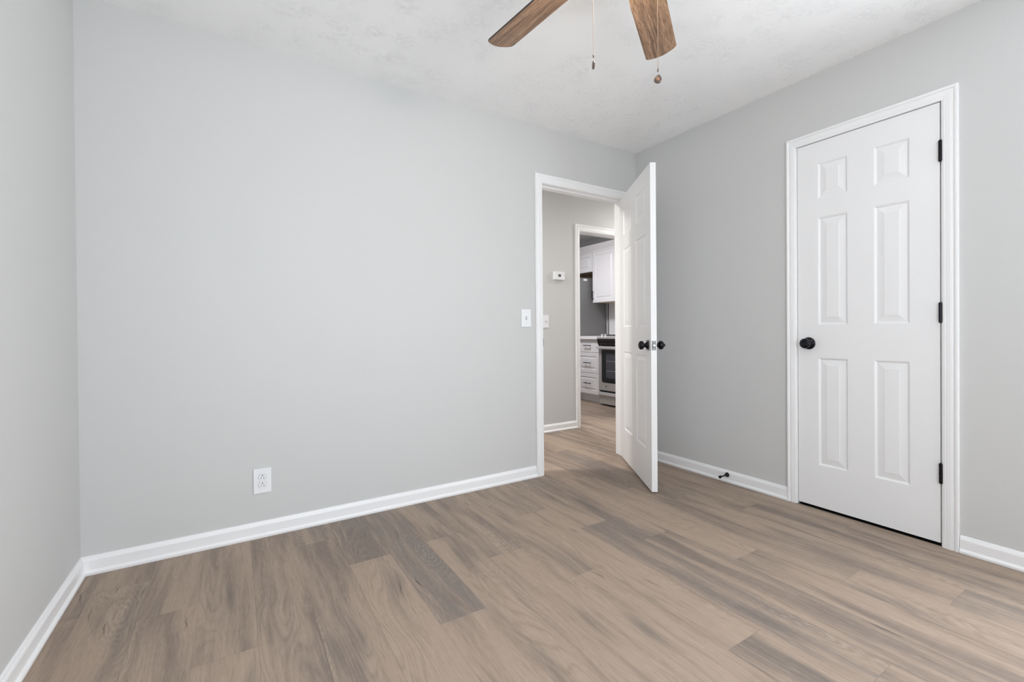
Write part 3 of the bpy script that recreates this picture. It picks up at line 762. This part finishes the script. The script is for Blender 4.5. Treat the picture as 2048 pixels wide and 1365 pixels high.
for yy in (SY1-.075, SY1-.135, SY1-.380, SY1-.620, SY1-.680):
    bm = bmesh.new(); lathe(bm, [(0, 0), (0.021, 0), (0.021, 0.006), (0.017, 0.010), (0.016, 0.030), (0.013, 0.034), (0, 0.034)], Mz((1.440, yy, 0.924), (-0.25, 0, 1)), 20)
    ch('control_knob', bm, M_ssl, smooth=True, angle=35)
bm = bmesh.new()   # oven door frame
DX = 1.418
box(bm, DX, SY0+.004, 0.206, 1.445, SY1-.026, 0.772, bev=0.003)
od = ch('oven_door', bm, M_ss)
bm = bmesh.new(); pts = []
gy0, gy1, gz0, gz1, cr = SY0+.075, SY1-.082, 0.312, 0.752, 0.025
for cx_, cz_, a0 in ((gy1-cr, gz1-cr*.4, 0), (gy0+cr, gz1-cr*.4, 90), (gy0+cr, gz0+cr, 180), (gy1-cr, gz0+cr, 270)):
    for i in range(7):
        a_ = math.radians(a0+15*i); q = cr if cz_ < 0.5 else cr*.4
        pts.append((cx_+cr*math.cos(a_), cz_+q*math.sin(a_)))
prism(bm, pts, DX-0.002, DX+0.004, lambda p, x: Vector((x, p[0], p[1])))
gw = ch('oven_glass', bm, M_oven, od)
obj('oven_window', newbox(DX-0.0026, SY0+.15, 0.375, DX-0.0015, SY1-.165, 0.705, bev=0.0004, seg=1), M_ovenwin, od)
bm = bmesh.new()
for z in (0.47, 0.60): box(bm, DX-0.0030, SY0+.155, z-.002, DX-0.0024, SY1-.17, z+.002)
obj('rack_line', bm, M_ss, od)
bm = bmesh.new(); box(bm, DX-0.048, SY0+.010, 0.766, DX-0.018, SY1-.022, 0.796, bev=0.006, seg=3)
for y in (SY0+.03, SY1-.045): box(bm, DX-0.022, y-.012, 0.768, DX+.01, y+.012, 0.792)
obj('oven_handle', bm, M_ssl, od)
bm = bmesh.new(); lathe(bm, [(0.010, 0), (0.0125, 0), (0.0125, 0.0014), (0.010, 0.0014), (0.0098, 0.0004)], Mz((DX-0.0002, 1.840, 0.263), (-1, 0, 0)) @ Matrix.Diagonal((1, 1.2, 1, 1)), 24)
box(bm, DX-0.0012, 1.834, 0.259, DX, 1.846, 0.2605); box(bm, DX-0.0012, 1.834, 0.265, DX, 1.846, 0.2665); box(bm, DX-0.0012, 1.8392, 0.257, DX, 1.8408, 0.269)
obj('round_badge', bm, M_steel, od)
sd = ch('storage_drawer', newbox(1.424, SY0+.004, 0.022, 1.445, SY1-.022, 0.150, bev=0.002), M_ss)
obj('drawer_lip', newbox(1.402, SY0+.004, 0.140, 1.445, SY1-.022, 0.180, bev=0.006, seg=3), M_ssl, sd)
ch('stove_feet', newbox(1.50, SY0+.03, 0.0, 2.05, SY1-.03, 0.032), M_dark)

# wall cabinets
UX = 1.742
e = empty('wall_cabinet', (1.9, 2.22, 1.416)); tag(e, 'tall white upper cabinet with raised-panel door above the drawers', 'kitchen cabinet')
child(obj('cabinet_body', newbox(UX+.019, 1.992, 1.425, KX1-.002, 2.448, 2.172), M_cab, e), e)
o = child(obj('cabinet_underside', newbox(UX+.030, 2.004, 1.417, KX1-.012, 2.436, 1.4255), M_ply, e), e); o['label'] = 'bare wood underside'
bm = bmesh.new(); front(bm, 1.993, 2.450, 1.416, 2.165, UX, 0.019, 0.058)
d = child(obj('cabinet_door', bm, M_cab, e), e)
bar_handle(d, 2.430, 0, 1.462, UX, vertical=True, z1=1.590)
e = empty('wall_cabinet', (1.9, 2.9, 1.88)); tag(e, 'short white upper cabinet above the grey refrigerator', 'kitchen cabinet')
child(obj('cabinet_body', newbox(UX+.019, 2.458, 1.890, KX1-.002, 3.37, 2.172), M_cab, e), e)
o = child(obj('cabinet_underside', newbox(UX+.030, 2.470, 1.880, KX1-.012, 3.36, 1.8905), M_ply, e), e); o['label'] = 'bare wood underside'
for y0, y1 in ((2.462, 2.912), (2.916, 3.366)):
    bm = bmesh.new(); front(bm, y0, y1, 1.881, 2.165, UX, 0.019, 0.058)
    child(obj('cabinet_door', bm, M_cab, e), e)
e = empty('wall_cabinet', (1.9, 1.62, 1.80)); tag(e, 'white upper cabinet over the stove, hidden behind the open bedroom door', 'kitchen cabinet')
child(obj('cabinet_body', newbox(UX+.019, 1.245, 1.800, KX1-.002, 1.986, 2.172), M_cab, e), e)
for y0, y1 in ((1.247, 1.613), (1.617, 1.984)):
    bm = bmesh.new(); front(bm, y0, y1, 1.801, 2.165, UX, 0.019, 0.058)
    child(obj('cabinet_door', bm, M_cab, e), e)
bm = bmesh.new()
prism(bm, [(UX+.02, 2.165), (UX-.004, 2.165), (UX-.006, 2.180), (UX-.020, 2.200), (UX-.044, 2.238), (UX-.050, 2.246), (UX-.050, 2.262), (UX+.02, 2.262)], 1.24, 3.38, lambda p, y: Vector((p[0], y, p[1])))
struct('trim_4', bm, M_cab, 'white crown molding along the top of the kitchen cabinets', 'crown molding')
bm = newbox(KX1-.009, 1.20, 0.9265, KX1-.0005, 2.452, 1.418)
struct('trim_5', bm, M_tile, 'white backsplash panel behind the stove', 'backsplash')
struct('trim_7', newbox(KX1-.016, 2.452, 0.9265, KX1-.0005, 2.459, 1.418), M_shade_joint, 'dark joint line at the end of the kitchen backsplash', 'wall joint')
struct('trim_6', newbox(KX1-.020, 2.46, 1.80, KX1-.0005, 3.36, 1.872), M_ply, 'raw wood cleat on the wall above the refrigerator', 'wood trim')

# refrigerator
e = empty('refrigerator', (1.70, 2.96, 0)); tag(e, 'grey refrigerator beyond the drawers with a white sticker on its side', 'refrigerator')
child(obj('fridge_body', newbox(1.36, 2.502, 0.03, 2.052, 3.36, 1.785, bev=0.006), M_fridge, e), e)
for y0, y1 in ((2.504, 2.928), (2.934, 3.358)):
    d = child(obj('fridge_door', newbox(1.295, y0, 0.62, 1.352, y1, 1.78, bev=0.008, seg=3), M_ss, e), e)
    yh = y1-.04 if y0 < 2.6 else y0+.04
    obj('door_handle', newbox(1.245, yh-.012, 0.80, 1.265, yh+.012, 1.50, bev=0.005), M_ssl, d)
d = child(obj('freezer_drawer', newbox(1.295, 2.504, 0.06, 1.352, 3.358, 0.61, bev=0.008, seg=3), M_ss, e), e)
obj('door_handle', newbox(1.245, 2.60, 0.53, 1.265, 3.26, 0.555, bev=0.005), M_ssl, d)
st = child(obj('sticker', newbox(1.612, 2.5012, 1.742, 1.682, 2.5025, 1.770), M_paper, e), e); st['label'] = 'small white sticker'
child(obj('fridge_feet', newbox(1.40, 2.54, 0.0, 2.03, 3.32, 0.032), M_dark, e), e)
